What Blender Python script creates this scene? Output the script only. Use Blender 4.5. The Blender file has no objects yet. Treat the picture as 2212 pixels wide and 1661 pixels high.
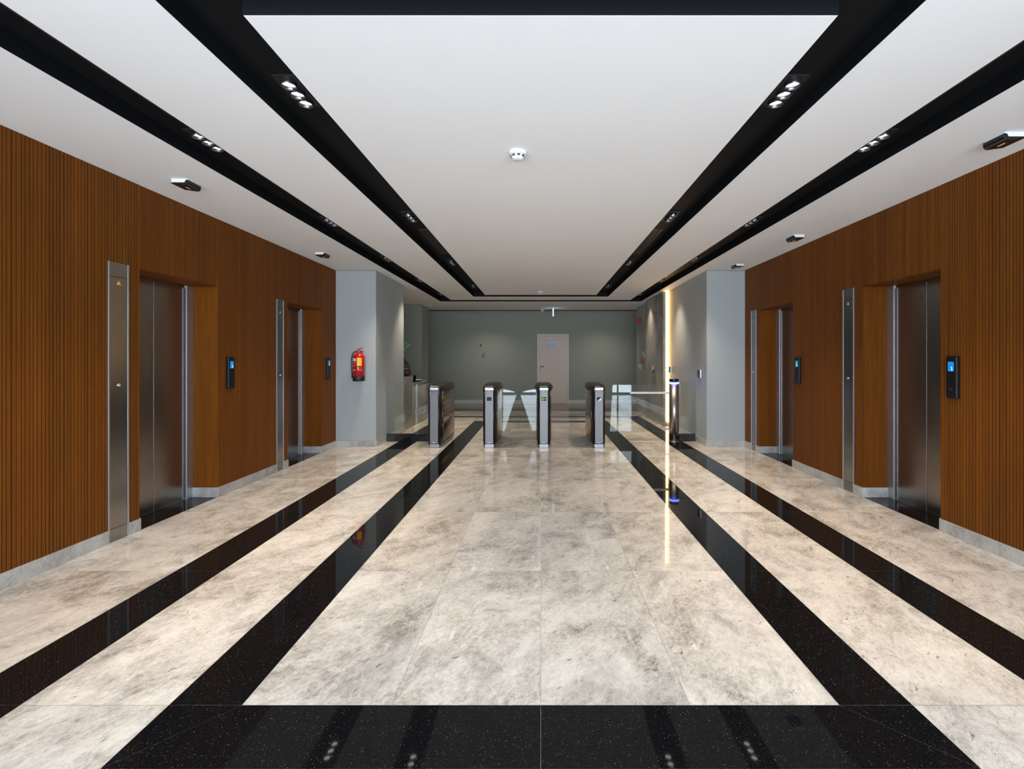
import bpy, bmesh, math, random
from mathutils import Vector, Matrix
random.seed(7)
PI = math.pi
SC = bpy.context.scene
COL = SC.collection

# ------------------------------------------------------------------ camera
cam_d = bpy.data.cameras.new('camera')
cam = bpy.data.objects.new('camera', cam_d); COL.objects.link(cam)
cam.location = (0, 0, 1.395); cam.rotation_euler = (PI/2, 0, 0)
cam_d.sensor_width = 36; cam_d.lens = 1015/2212*36
cam_d.shift_x = -62/2212; cam_d.shift_y = -54.5/2212
cam_d.clip_start = 0.05; cam_d.clip_end = 200
SC.camera = cam
# ------------------------------------------------------------------ world: overcast daylight outside the glazed front
w = bpy.data.worlds.new('World'); SC.world = w; w.use_nodes = True
nt = w.node_tree; bg = nt.nodes['Background']
bg.inputs[0].default_value = (0.72, 0.85, 1.0, 1); bg.inputs[1].default_value = 11.5
SC.view_settings.view_transform = 'Standard'; SC.view_settings.look = 'None'
SC.view_settings.gamma = 1; SC.view_settings.use_curve_mapping = False
SC.view_settings.exposure = 0.0
SPOT_W = 130.0
WARM = (1.0, 0.84, 0.66)
# daylight portal in the glazed front
pd = bpy.data.lights.new('daylight_portal', 'AREA'); pd.shape = 'RECTANGLE'; pd.size = 9.3; pd.size_y = 2.8
pd.cycles.is_portal = True
po = bpy.data.objects.new('daylight_portal', pd); COL.objects.link(po)
po.location = (0, -2.95, 1.41); po.rotation_euler = (PI/2, 0, 0)

XL, XR = -3.27, 3.26          # wood walls
ZC = 2.815                    # ceiling
YF = -2.9                     # glazed front
YW = -0.9                     # wood walls start here; the entrance zone in front is wider
XE = 4.65
OPEN = [(3.83, 4.76), (6.07, 7.00)]
OZ = 2.13
YCOL = 7.5
XCL, XCR = -2.63, 2.65        # column sides
YB = 14.75

# ------------------------------------------------------------------ materials
def mat(name, base=(0.5, 0.5, 0.5), rough=0.5, metal=0.0, spec=0.5, emit=None, es=0.0):
    m = bpy.data.materials.new(name); m.use_nodes = True
    b = m.node_tree.nodes['Principled BSDF']
    b.inputs['Base Color'].default_value = (*base, 1); b.inputs['Roughness'].default_value = rough
    b.inputs['Metallic'].default_value = metal; b.inputs['Specular IOR Level'].default_value = spec
    if emit:
        b.inputs['Emission Color'].default_value = (*emit, 1); b.inputs['Emission Strength'].default_value = es
    return m
def N(m, t, **k):
    n = m.node_tree.nodes.new(t)
    for a, v in k.items(): setattr(n, a, v)
    return n
def L(m, a, b): m.node_tree.links.new(a, b)
def ramp(m, stops, fac):
    r = N(m, 'ShaderNodeValToRGB'); e = r.color_ramp.elements
    while len(e) < len(stops): e.new(0.5)
    for i, (p, c) in enumerate(stops):
        e[i].position = p; e[i].color = (*c, 1) if len(c) == 3 else c
    L(m, fac, r.inputs[0]); return r.outputs[0]
def noise(m, vec, scale, detail=4, rough=0.55, dist=0.0):
    n = N(m, 'ShaderNodeTexNoise'); n.inputs['Scale'].default_value = scale
    n.inputs['Detail'].default_value = detail; n.inputs['Roughness'].default_value = rough
    n.inputs['Distortion'].default_value = dist
    L(m, vec, n.inputs['Vector']); return n.outputs['Fac']
def mapping(m, vec, sc=(1, 1, 1), loc=(0, 0, 0), rot=(0, 0, 0)):
    n = N(m, 'ShaderNodeMapping'); n.inputs['Scale'].default_value = sc
    n.inputs['Location'].default_value = loc; n.inputs['Rotation'].default_value = rot
    L(m, vec, n.inputs['Vector']); return n.outputs[0]
def mix(m, f, a, b, mode='MIX'):
    n = N(m, 'ShaderNodeMix', data_type='RGBA', blend_type=mode)
    for sock, v in ((n.inputs[0], f), (n.inputs[6], a), (n.inputs[7], b)):
        if isinstance(v, (int, float)): sock.default_value = v
        elif isinstance(v, tuple): sock.default_value = (*v, 1)
        else: L(m, v, sock)
    return n.outputs[2]
def math_(m, op, a, b=None):
    n = N(m, 'ShaderNodeMath', operation=op)
    for i, v in enumerate((a, b)):
        if v is None: continue
        if isinstance(v, (int, float)): n.inputs[i].default_value = v
        else: L(m, v, n.inputs[i])
    return n.outputs[0]
def obco(m): return N(m, 'ShaderNodeTexCoord').outputs['Object']
def uvco(m): return N(m, 'ShaderNodeTexCoord').outputs['UV']
def bs(m): return m.node_tree.nodes['Principled BSDF']
def bump(m, h, s, d=0.01):
    n = N(m, 'ShaderNodeBump'); n.inputs['Strength'].default_value = s; n.inputs['Distance'].default_value = d
    L(m, h, n.inputs['Height']); L(m, n.outputs[0], bs(m).inputs['Normal'])

def aniso(m, uv, ang, sx, sy):
    return mapping(m, mapping(m, uv, rot=(0, 0, ang)), (sx, sy, 1))
def marble(name, light, mid, dark, rough=0.07):
    m = mat(name, rough=rough, spec=0.5)
    uv = uvco(m)
    A = math.radians(28)                       # drift of the grain, mostly along the hall
    big = noise(m, aniso(m, uv, A, 1.2, 0.9), 1.5, 5, 0.6, 1.2)
    mott = noise(m, aniso(m, uv, A, 1.45, 0.85), 6.0, 14, 0.78, 1.1)
    fine = noise(m, aniso(m, uv, A, 1.35, 0.85), 38, 8, 0.85, 0.4)
    f = mix(m, 0.36, mix(m, 0.50, big, mott), fine)
    c = ramp(m, [(0.375, dark), (0.445, mid), (0.515, light), (0.585, tuple(min(1, x*1.14) for x in light))], f)
    patch = ramp(m, [(0.34, (0.70, 0.68, 0.665)), (0.46, (0.96, 0.945, 0.925)), (0.60, (1.10, 1.085, 1.06)), (0.72, (1.0, 0.96, 0.90))], noise(m, aniso(m, uv, A, 1.3, 0.9), 1.9, 8, 0.62, 1.4))
    c = mix(m, 1.0, c, patch, 'MULTIPLY')
    # angular fragments with pale rims
    vr = N(m, 'ShaderNodeTexVoronoi', feature='DISTANCE_TO_EDGE'); vr.inputs['Scale'].default_value = 9
    wob = N(m, 'ShaderNodeTexNoise'); wob.inputs['Scale'].default_value = 7; wob.inputs['Detail'].default_value = 6; L(m, uv, wob.inputs['Vector'])
    L(m, mix(m, 0.22, aniso(m, uv, A, 1.5, 0.7), wob.outputs['Color']), vr.inputs['Vector'])
    rim = ramp(m, [(0.0, (1, 1, 1)), (0.035, (0, 0, 0))], vr.outputs['Distance'])
    c = mix(m, math_(m, 'MULTIPLY', rim, 0.45), c, tuple(min(1, x*1.2) for x in light))
    # thin broken cracks
    vn = noise(m, aniso(m, uv, A, 1.8, 0.7), 4.5, 10, 0.72, 0.9)
    vein = math_(m, 'ABSOLUTE', math_(m, 'SUBTRACT', vn, 0.5))
    vm = ramp(m, [(0.0, (1, 1, 1)), (0.010, (0, 0, 0))], vein)
    gate = ramp(m, [(0.52, (0, 0, 0)), (0.60, (1, 1, 1))], noise(m, uv, 3.1, 5, 0.7))
    c = mix(m, math_(m, 'MULTIPLY', math_(m, 'MULTIPLY', vm, gate), 0.8), c, tuple(x*0.5 for x in mid))
    # dark flakes and pits
    fl_ = ramp(m, [(0.635, (0, 0, 0)), (0.68, (1, 1, 1))], noise(m, aniso(m, uv, A+.25, 2.6, 0.8), 11, 6, 0.65, 0.4))
    c = mix(m, math_(m, 'MULTIPLY', fl_, 0.8), c, tuple(x*0.9 for x in dark))
    pit = ramp(m, [(0.66, (0, 0, 0)), (0.70, (1, 1, 1))], noise(m, aniso(m, uv, A, 1.5, .8), 75, 3, 0.6))
    c = mix(m, math_(m, 'MULTIPLY', pit, 0.6), c, dark)
    at = N(m, 'ShaderNodeAttribute', attribute_name='tone')
    c = mix(m, 1.0, c, at.outputs['Color'], 'MULTIPLY')
    L(m, c, bs(m).inputs['Base Color'])
    return m
M = {}
M['marble'] = marble('marble', (0.69, 0.635, 0.565), (0.47, 0.42, 0.36), (0.20, 0.175, 0.148), 0.05)
M['marble_grey'] = marble('marble_grey', (0.42, 0.41, 0.39), (0.32, 0.31, 0.295), (0.19, 0.185, 0.175), 0.3)
# black granite with tiny gold specks
m = mat('black_granite', rough=0.03); v = uvco(m)
vo = N(m, 'ShaderNodeTexVoronoi', feature='F1'); vo.inputs['Scale'].default_value = 150; L(m, v, vo.inputs['Vector'])
sep = N(m, 'ShaderNodeSeparateColor'); L(m, vo.outputs['Color'], sep.inputs[0])
s1 = ramp(m, [(0.0, (1, 1, 1)), (0.26, (0, 0, 0))], vo.outputs['Distance'])
g1 = ramp(m, [(0.62, (0, 0, 0)), (0.80, (0.25, 0.25, 0.25)), (0.97, (1, 1, 1))], sep.outputs[0])
c = mix(m, math_(m, 'MULTIPLY', s1, g1), (0.0045, 0.0045, 0.005), mix(m, sep.outputs[1], (0.55, 0.38, 0.20), (0.42, 0.42, 0.42)))
c2 = ramp(m, [(0.52, (0, 0, 0)), (0.8, (0.030, 0.028, 0.028))], noise(m, v, 260, 3, 0.7))
L(m, mix(m, 1.0, c, c2, 'ADD'), bs(m).inputs['Base Color']); bs(m).inputs['Specular IOR Level'].default_value = 0.15; M['granite'] = m
M['grout'] = mat('grout', (0.50, 0.46, 0.40), 0.7)
M['grey_floor'] = mat('grey_floor', (0.11, 0.11, 0.095), 0.12)
# painted surfaces
def paint(name, c, r=0.6, sp=0.3):
    m = mat(name, c, r, spec=sp); o = obco(m)
    n = noise(m, o, 1.2, 4); L(m, mix(m, 0.10, c, mix(m, n, tuple(x*0.7 for x in c), tuple(min(1, x*1.25) for x in c))), bs(m).inputs['Base Color'])
    bump(m, noise(m, o, 260, 2), 0.06, 0.002); return m
M['ceiling'] = paint('ceiling_paint', (0.84, 0.84, 0.84), 0.85, 0.1)
M['wall_paint'] = paint('wall_paint', (0.37, 0.395, 0.39), 0.55)
M['back_paint'] = paint('back_paint', (0.30, 0.315, 0.265), 0.55)
M['cove'] = paint('cove_black', (0.006, 0.0068, 0.008), 0.6, 0.12)
M['white_trim'] = paint('white_trim', (0.62, 0.58, 0.52), 0.5)
M['door_paint'] = paint('door_paint', (0.72, 0.585, 0.50), 0.45)
# wood
m = mat('wood_veneer', rough=0.5, spec=0.12); o = obco(m)
g = noise(m, mapping(m, o, (40, 130, 2.2)), 1.0, 6, 0.62, 0.25)
pl = noise(m, mapping(m, o, (3, 23, 0.12)), 1.0, 2, 0.6)
ar = noise(m, mapping(m, o, (1, 1.1, 0.5)), 1.3, 3)
c = ramp(m, [(0.25, (0.055, 0.016, 0.0015)), (0.5, (0.155, 0.044, 0.003)), (0.75, (0.265, 0.081, 0.006))], mix(m, 0.45, g, pl))
c = mix(m, 0.35, c, ramp(m, [(0.3, (0.092, 0.028, 0.002)), (0.7, (0.185, 0.060, 0.006))], ar))
L(m, c, bs(m).inputs['Base Color']); bump(m, g, 0.15, 0.002); M['wood'] = m
M['groove'] = mat('groove_shade', (0.034, 0.014, 0.005), 0.7)  # darker than the wood: shade inside the grooves put into the colour
def steel(name, c, r):
    m = mat(name, c, r, 1.0); o = obco(m)
    n = noise(m, mapping(m, o, (2, 2, 0.5)), 1.5, 3, 0.6)
    L(m, mix(m, n, tuple(x*0.9 for x in c), tuple(x*1.1 for x in c)), bs(m).inputs['Base Color'])
    return m
M['door_steel'] = steel('door_steel', (0.33, 0.295, 0.275), 0.27)
M['steel'] = steel('brushed_steel', (0.46, 0.47, 0.49), 0.36)
M['jamb_steel'] = steel('jamb_steel', (0.58, 0.60, 0.63), 0.48)
M['panel_steel'] = steel('panel_steel', (0.31, 0.30, 0.295), 0.24)
M['bright_steel'] = mat('bright_steel', (0.60, 0.60, 0.62), 0.16, 1.0)
M['plate_steel'] = steel('plate_steel', (0.125, 0.115, 0.110), 0.42)
M['kick_steel'] = steel('kick_steel', (0.17, 0.17, 0.175), 0.3)
M['post_steel'] = steel('post_steel', (0.34, 0.30, 0.275), 0.34)
M['bronze_steel'] = steel('bronze_steel', (0.40, 0.36, 0.32), 0.18)
M['black_satin'] = mat('black_satin', (0.007, 0.007, 0.008), 0.38, spec=0.25)
M['black_gloss'] = mat('black_gloss', (0.006, 0.006, 0.007), 0.12)
M['black_matte'] = mat('black_matte', (0.012, 0.012, 0.013), 0.5)
M['dark_gap'] = mat('dark_gap', (0.004, 0.004, 0.004), 0.8)
M['cap_black'] = mat('cap_brown_black', (0.022, 0.017, 0.014), 0.32, 0.2)
M['white_plastic'] = mat('white_plastic', (0.78, 0.78, 0.78), 0.4)
M['red'] = mat('red_enamel', (0.52, 0.008, 0.010), 0.22)
M['red_plastic'] = mat('red_plastic', (0.60, 0.012, 0.010), 0.35)
M['yellow'] = mat('yellow_label', (0.85, 0.50, 0.02), 0.5)
M['white_label'] = mat('white_label', (0.72, 0.70, 0.70), 0.5)
M['label_text'] = mat('label_text', (0.70, 0.35, 0.38), 0.5)
M['blue_label'] = mat('blue_label', (0.02, 0.07, 0.28), 0.4)
M['pale_label'] = mat('pale_label', (0.50, 0.62, 0.75), 0.4)
M['paper'] = mat('paper', (0.70, 0.74, 0.80), 0.5)
M['sleeve_grey'] = mat('sleeve_grey', (0.36, 0.34, 0.35), 0.3)
M['ink'] = mat('ink', (0.06, 0.06, 0.07), 0.6)
M['brass'] = mat('brass_strip', (0.30, 0.21, 0.07), 0.45, 0.8)
M['dark_steel'] = mat('dark_steel', (0.06, 0.055, 0.05), 0.4, 0.7)
M['door_trim'] = mat('door_trim', (0.72, 0.61, 0.53), 0.5)
M['orange'] = mat('orange_trim', (0.75, 0.10, 0.01), 0.5)
M['fabric'] = mat('black_fabric', (0.010, 0.010, 0.011), 0.85)
M['leaf'] = mat('green_leaf', (0.035, 0.15, 0.012), 0.4)
M['pot'] = mat('pot_ceramic', (0.35, 0.34, 0.32), 0.5)
M['wire'] = mat('wire_copper', (0.68, 0.58, 0.38), 0.4)
M['wire_dark'] = mat('wire_dark', (0.10, 0.09, 0.08), 0.5)
M['screen_blue'] = mat('screen_blue', (0.0, 0.02, 0.05), 0.2, emit=(0.012, 0.27, 0.80), es=0.95)
M['screen_cyan'] = mat('screen_cyan', (0.0, 0.02, 0.05), 0.2, emit=(0.03, 0.42, 0.60), es=0.8)
M['screen_mark'] = mat('screen_mark', (0.1, 0.2, 0.3), 0.3, emit=(0.45, 0.8, 1.0), es=1.2)
M['arrow_green'] = mat('arrow_green', (0.05, 0.2, 0.0), 0.3, emit=(0.18, 0.95, 0.02), es=0.9)
M['screen_dark'] = mat('screen_dark', (0.006, 0.010, 0.016), 0.3, spec=0.12)
M['led_blue'] = mat('led_blue', (0.05, 0.1, 0.4), 0.3, emit=(0.08, 0.14, 1.0), es=26.0)
M['cap_blue'] = mat('cap_blue_black', (0.003, 0.004, 0.02), 0.15)
M['led_warm'] = mat('led_warm', (0.6, 0.5, 0.3), 0.4, emit=(1.0, 0.58, 0.18), es=24.0)
M['lens_on'] = mat('lens_on', (0.8, 0.8, 0.8), 0.3, emit=(1.0, 0.97, 0.92), es=9.0)
M['sign_glow'] = mat('sign_glow', (0.5, 0.6, 0.6), 0.3, emit=(0.45, 0.85, 0.95), es=1.6)
M['cup'] = mat('cup_metal', (0.16, 0.16, 0.17), 0.22, 0.9)
def glass(name, tint, base=0.045, rough=0.0):
    m = bpy.data.materials.new(name); m.use_nodes = True; n = m.node_tree; n.nodes.clear()
    out = n.nodes.new('ShaderNodeOutputMaterial'); mx = n.nodes.new('ShaderNodeMixShader')
    tr = n.nodes.new('ShaderNodeBsdfTransparent'); tr.inputs[0].default_value = (*tint, 1)
    gl = n.nodes.new('ShaderNodeBsdfGlossy'); gl.inputs['Roughness'].default_value = rough
    fr = n.nodes.new('ShaderNodeFresnel'); fr.inputs[0].default_value = 1.52
    n.links.new(fr.outputs[0], mx.inputs[0]); n.links.new(tr.outputs[0], mx.inputs[1]); n.links.new(gl.outputs[0], mx.inputs[2])
    n.links.new(mx.outputs[0], out.inputs[0]); return m
M['glass'] = glass('clear_glass', (0.95, 0.975, 0.96))
M['glass_edge'] = mat('glass_edge', (0.16, 0.24, 0.21), 0.15)
# stone with upright veins
def vstone(name, a, b, c_, rough=0.25):
    m = mat(name, rough=rough); o = obco(m)
    n1 = noise(m, mapping(m, o, (9, 9, 2.4)), 1.0, 9, 0.72, 0.9)
    n2 = noise(m, o, 2.5, 5, 0.6, 0.5)
    n3 = noise(m, mapping(m, o, (1, 1, 0.45)), 38, 6, 0.8)
    c = ramp(m, [(0.3, c_), (0.5, b), (0.7, a)], mix(m, 0.35, n1, n2))
    c = mix(m, math_(m, 'MULTIPLY', ramp(m, [(0.35, (1, 1, 1)), (0.45, (0, 0, 0))], n3), 0.35), c, c_)
    L(m, c, bs(m).inputs['Base Color']); return m
M['stone'] = vstone('grey_stone', (0.32, 0.295, 0.25), (0.225, 0.203, 0.172), (0.13, 0.117, 0.098))
M['stone_clad'] = vstone('clad_stone', (0.40, 0.37, 0.33), (0.28, 0.255, 0.23), (0.16, 0.145, 0.13))
# bronze side panels with rows of dark square openings
m = mat('perforated_bronze', (0.34, 0.24, 0.165), 0.20, 0.9); o = obco(m)
sx = N(m, 'ShaderNodeSeparateXYZ'); L(m, o, sx.inputs[0])
def sq(a, pitch, duty):
    f = math_(m, 'FRACT', math_(m, 'DIVIDE', math_(m, 'ADD', a, 5.0), pitch)); return math_(m, 'LESS_THAN', f, duty)
mask = math_(m, 'MULTIPLY', sq(sx.outputs[1], 0.105, 0.40), sq(sx.outputs[2], 0.088, 0.44))
L(m, mix(m, mask, (0.34, 0.24, 0.165), (0.004, 0.004, 0.004)), bs(m).inputs['Base Color'])
L(m, math_(m, 'MULTIPLY', math_(m, 'SUBTRACT', 1.0, mask), 0.9), bs(m).inputs['Metallic']); M['perforated'] = m

# ------------------------------------------------------------------ mesh helpers
class MB:
    def __init__(s): s.v = []; s.f = []; s.mi = []; s.sm = []
    def add(s, vs, fs, mi=0, smooth=False):
        b = len(s.v); s.v += [tuple(v) for v in vs]
        for f in fs: s.f.append([b+i for i in f]); s.mi.append(mi); s.sm.append(smooth)
        return s
    def box(s, x0, x1, y0, y1, z0, z1, mi=0):
        x0, x1 = sorted((x0, x1)); y0, y1 = sorted((y0, y1)); z0, z1 = sorted((z0, z1))
        return s.add([(x0, y0, z0), (x1, y0, z0), (x1, y1, z0), (x0, y1, z0), (x0, y0, z1), (x1, y0, z1), (x1, y1, z1), (x0, y1, z1)],
                     [(0, 3, 2, 1), (4, 5, 6, 7), (0, 1, 5, 4), (1, 2, 6, 5), (2, 3, 7, 6), (3, 0, 4, 7)], mi)
    def prism(s, pts, axis, a0, a1, mi=0, smooth=False):
        """pts: 2D outline; axis 'x','y','z' = extrusion axis"""
        n = len(pts); mk = {'z': lambda p, a: (p[0], p[1], a), 'y': lambda p, a: (p[0], a, p[1]), 'x': lambda p, a: (a, p[0], p[1])}[axis]
        vs = [mk(p, a0) for p in pts] + [mk(p, a1) for p in pts]
        s.add(vs, [tuple(range(n))[::-1], tuple(range(n, 2*n))], mi)
        return s.add(vs, [(i, (i+1) % n, n+(i+1) % n, n+i) for i in range(n)], mi, smooth)
    def loft(s, rings, mi=0, smooth=True, caps=True):
        n = len(rings[0]); vs = [p for r in rings for p in r]; fs = []
        for k in range(len(rings)-1):
            for i in range(n):
                j = (i+1) % n; fs.append((k*n+i, k*n+j, (k+1)*n+j, (k+1)*n+i))
        s.add(vs, fs, mi, smooth)
        if caps:
            s.add(rings[0], [tuple(range(n))[::-1]], mi); s.add(rings[-1], [tuple(range(n))], mi)
        return s
    def lathe(s, prof, cx, cy, mi=0, n=32, caps=True, smooth=True):
        rings = [[(cx+r*math.cos(2*PI*i/n), cy+r*math.sin(2*PI*i/n), z) for i in range(n)] for r, z in prof]
        return s.loft(rings, mi, smooth, caps)
    def tube(s, pts, r, n=10, mi=0):
        pts = [Vector(p) for p in pts]; rings = []
        for i, p in enumerate(pts):
            t = (pts[min(i+1, len(pts)-1)]-pts[max(i-1, 0)]).normalized()
            a = t.orthogonal().normalized() if i == 0 else (prev - t*prev.dot(t)).normalized()
            prev = a; b = t.cross(a); rr = r[i] if isinstance(r, (list, tuple)) else r
            rings.append([tuple(p+a*rr*math.cos(2*PI*k/n)+b*rr*math.sin(2*PI*k/n)) for k in range(n)])
        return s.loft(rings, mi)
    def build(s, name, mats, parent=None, bevel=0, origin=None, recalc=True):
        if isinstance(mats, str): mats = [mats]
        o = Vector(origin) if origin is not None else Vector((0, 0, 0))
        me = bpy.data.meshes.new(name); me.from_pydata([tuple(Vector(v)-o) for v in s.v], [], s.f)
        for k in mats: me.materials.append(M[k])
        me.polygons.foreach_set('material_index', s.mi); me.polygons.foreach_set('use_smooth', s.sm)
        me.update()
        if recalc:
            b = bmesh.new(); b.from_mesh(me)
            bmesh.ops.remove_doubles(b, verts=b.verts, dist=1e-5)
            bmesh.ops.recalc_face_normals(b, faces=b.faces); b.to_mesh(me); b.free()
        ob = bpy.data.objects.new(name, me); ob.location = o; COL.objects.link(ob)
        if parent: ob.parent = parent
        if bevel:
            bv = ob.modifiers.new('bevel', 'BEVEL'); bv.width = bevel; bv.segments = 3; bv.limit_method = 'ANGLE'; bv.angle_limit = math.radians(40)
        return ob
def empty(name, loc=(0, 0, 0), rz=0):
    o = bpy.data.objects.new(name, None); o.location = loc; o.rotation_euler.z = rz; o.empty_display_size = 0.1; COL.objects.link(o); return o
def tag(o, label, cat, group=None, kind=None):
    o['label'] = label; o['category'] = cat
    if group: o['group'] = group
    if kind: o['kind'] = kind
    return o
def struct(o): o['kind'] = 'structure'; return o
def copy_tree(o, parent=None):
    c = o.copy(); COL.objects.link(c); c.parent = parent
    for ch in list(o.children): copy_tree(ch, c)
    return c

# ------------------------------------------------------------------ floor
Y0T = 1.895                                     # a seam line; tiles 0.6 x 1.2 m
class Tiles:
    def __init__(s): s.v = []; s.f = []; s.mi = []; s.uv = []; s.tone = []
    def poly(s, pts, mi, tone=None):
        b = len(s.v); s.v += [(x, y, 0) for x, y in pts]; s.f.append(list(range(b, b+len(pts)))); s.mi.append(mi)
        ox, oy = random.uniform(0, 60), random.uniform(0, 60)
        fl = 1
        s.uv += [(fl*x+ox, y+oy) for x, y in pts]
        t = tone or (1, 1, 1); s.tone += [t]*len(pts)
T = Tiles(); G = 0.0007
def tone():
    k = random.uniform(0.93, 1.03); w_ = random.uniform(-0.02, 0.02); return (k*(1+w_), k, k*(1-w_))
def rect(x0, x1, y0, y1, mi):
    """fills an area with tiles cut on the 1.2 m seam grid"""
    ys = [y0]; k = math.ceil((y0-Y0T)/1.2+1e-6)
    while Y0T+1.2*k < y1-1e-4: ys.append(Y0T+1.2*k); k += 1
    ys.append(y1)
    nx = max(1, round((x1-x0)/0.6)) if x1-x0 > 0.95 else 1
    for a, b in zip(ys, ys[1:]):
        for i in range(nx):
            xa = x0+(x1-x0)*i/nx; xb = x0+(x1-x0)*(i+1)/nx
            T.poly([(xa+G, a+G), (xb-G, a+G), (xb-G, b-G), (xa+G, b-G)], mi, tone() if mi == 0 else None)
def cross(x0, x1, y0, y1, mi):
    """strip running across, cut in 1.2 m lengths from the centre line"""
    xs = [x0]; k = math.ceil(x0/1.2+1e-6)
    while 1.2*k < x1-1e-3: xs.append(1.2*k); k += 1
    xs.append(x1)
    for a, b in zip(xs, xs[1:]): T.poly([(a+G, y0+G), (b-G, y0+G), (b-G, y1-G), (a+G, y1-G)], mi, tone() if mi == 0 else None)
i0, i1, o0, o1 = 1.205, 1.50, 2.10, 2.405
FY0, FY1 = 1.895, 10.37                        # inner frame, inner edges
rect(-i0, i0, FY0, FY1, 0)
for sgn in (-1, 1):                            # long sides of the inner frame, mitred
    a, b = (-i1, -i0) if sgn < 0 else (i0, i1)
    rect(a, b, FY0, FY1, 1)
    T.poly([(sgn*(i0+G), FY0-G), (sgn*(i1), 1.6), (sgn*(i1), FY0-G)][::sgn or 1], 1)
    T.poly([(a, FY1+G), (b, FY1+G), (b, FY1+.28), (a, FY1+.28)], 1)
for sgn in (-1, 1):                            # front bar, mitred, two lengths
    T.poly([(sgn*G, FY0-G), (sgn*(i0-G), FY0-G), (sgn*(i1-2*G), 1.6), (sgn*G, 1.6)], 1)
cross(-i0, i0, FY1, FY1+.28, 1)
# ring between the frames
for a, b in ((-o0, -i1), (i1, o0)): rect(a, b, 1.0, 10.65, 0)
cross(-o0, o0, 10.65, 11.27, 0); cross(-i1, i1, 1.0, 1.6, 0)
# outer frame
for a, b in ((-o1, -o0), (o0, o1)): rect(a, b, 0.7, 11.55, 1)
cross(-o0, o0, 11.27, 11.55, 1); cross(-o0, o0, 0.7, 1.0, 1)
# outside of the frames
rect(XL, -o1, YW, 9.0, 0); rect(o1, XR, YW, YCOL+.02, 0); rect(-XE, -o1, YF, YW, 0); rect(o1, XE, YF, YW, 0); rect(o1, XCR, YCOL+.02, 11.55, 0); rect(-o1, o1, YF, 0.7, 0)
rect(-6, -o1, 9.0, 11.55, 0); cross(-6, 6, 11.55, 12.70, 0); cross(-6, 6, 12.70, 13.0, 1)
T.poly([(-6, 13.0), (6, 13.0), (6, YB), (-6, YB)], 2)
for y0, y1 in OPEN:
    T.poly([(XL-.30, y0), (XL-G, y0), (XL-G, y1), (XL-.30, y1)], 1); T.poly([(XR+G, y0), (XR+.30, y0), (XR+.30, y1), (XR+G, y1)], 1)
me = bpy.data.meshes.new('floor')
nb = len(T.v)
vs = T.v + [(-6, YF, -.0015), (6, YF, -.0015), (6, YB, -.0015), (-6, YB, -.0015), (-6, YF, -.12), (6, YF, -.12), (6, YB, -.12), (-6, YB, -.12)]
fs = T.f + [[nb+i for i in q] for q in ((0, 1, 2, 3), (4, 7, 6, 5), (0, 4, 5, 1), (1, 5, 6, 2), (2, 6, 7, 3), (3, 7, 4, 0))]
me.from_pydata(vs, [], fs)
for k in ('marble', 'granite', 'grey_floor', 'grout'): me.materials.append(M[k])
me.polygons.foreach_set('material_index', T.mi+[3]*6)
me.uv_layers.new(name='UVMap'); me.color_attributes.new('tone', 'FLOAT_COLOR', 'CORNER'); uvl = me.uv_layers['UVMap']; ca = me.color_attributes['tone']
for i, u in enumerate(T.uv): uvl.data[i].uv = u; ca.data[i].color = (*T.tone[i], 1)
b_ = bmesh.new(); b_.from_mesh(me)
for f in b_.faces:
    if abs(f.normal.z) > .5 and f.index < len(T.f) and f.normal.z < 0: f.normal_flip()
b_.to_mesh(me); b_.free()
fl = bpy.data.objects.new('floor', me); COL.objects.link(fl); struct(fl)

# ------------------------------------------------------------------ ceiling with black recessed channels
ci0, ci1, co0, co1 = 1.228, 1.525, 2.148, 2.458
CY0, CY1 = 1.942, 10.37
c = MB()
def plate(x0, x1, y0, y1): c.box(x0, x1, y0, y1, ZC, ZC+.15)
TH = 0.10
plate(-ci0, ci0, CY0, CY1)
def ring(xi, xo, yi0, yo0, yi1, yo1, f):
    f(-xo, -xi, yo0, yo1); f(xi, xo, yo0, yo1); f(-xi, xi, yo0, yi0); f(-xi, xi, yi1, yo1)
ring(ci1, co0, 1.645, 1.02, 10.66, 11.27, plate)
ring(co1, 6.0, 0.72, YF, 11.55, 13.62, plate)
plate(-6, 6, 13.86, YB)
c.build('ceiling', 'ceiling')
struct(bpy.data.objects['ceiling'])
def channel(name, xi, xo, yi0, yo0, yi1, yo1):
    b = MB(); e = .003; t = .012
    for sg in (-1, 1):
        X0, X1 = sorted((sg*xi, sg*xo))
        b.box(X0, X1, yo0, yo1, ZC+TH, ZC+TH+.02)
    b.box(-xi, xi, yo0, yi0, ZC+TH, ZC+TH+.02); b.box(-xi, xi, yi1, yo1, ZC+TH, ZC+TH+.02)
    # side liners, set a hair inside the plates' edges
    for sg in (-1, 1):
        b.box(sg*xi, sg*(xi+e), yi0-e, yi1+e, ZC+.001, ZC+TH); b.box(sg*xo, sg*(xo-e), yo0, yo1, ZC+.001, ZC+TH)
    b.box(-xi, xi, yi0, yi0-e, ZC+.001, ZC+TH); b.box(-xo, xo, yo0, yo0+e, ZC+.001, ZC+TH)
    b.box(-xi, xi, yi1, yi1+e, ZC+.001, ZC+TH); b.box(-xo, xo, yo1, yo1-e, ZC+.001, ZC+TH)
    return struct(b.build(name, 'cove'))
channel('trim_1', ci0, ci1, CY0, 1.645, CY1, 10.66)
channel('trim_2', co0, co1, 1.02, 0.72, 11.27, 11.55)
b = MB(); b.box(-6, 6, 13.62, 13.86, ZC+TH, ZC+TH+.02); b.box(-6, 6, 13.62, 13.623, ZC+.001, ZC+TH); b.box(-6, 6, 13.857, 13.86, ZC+.001, ZC+TH)
struct(b.build('trim_3', 'cove'))

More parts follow.
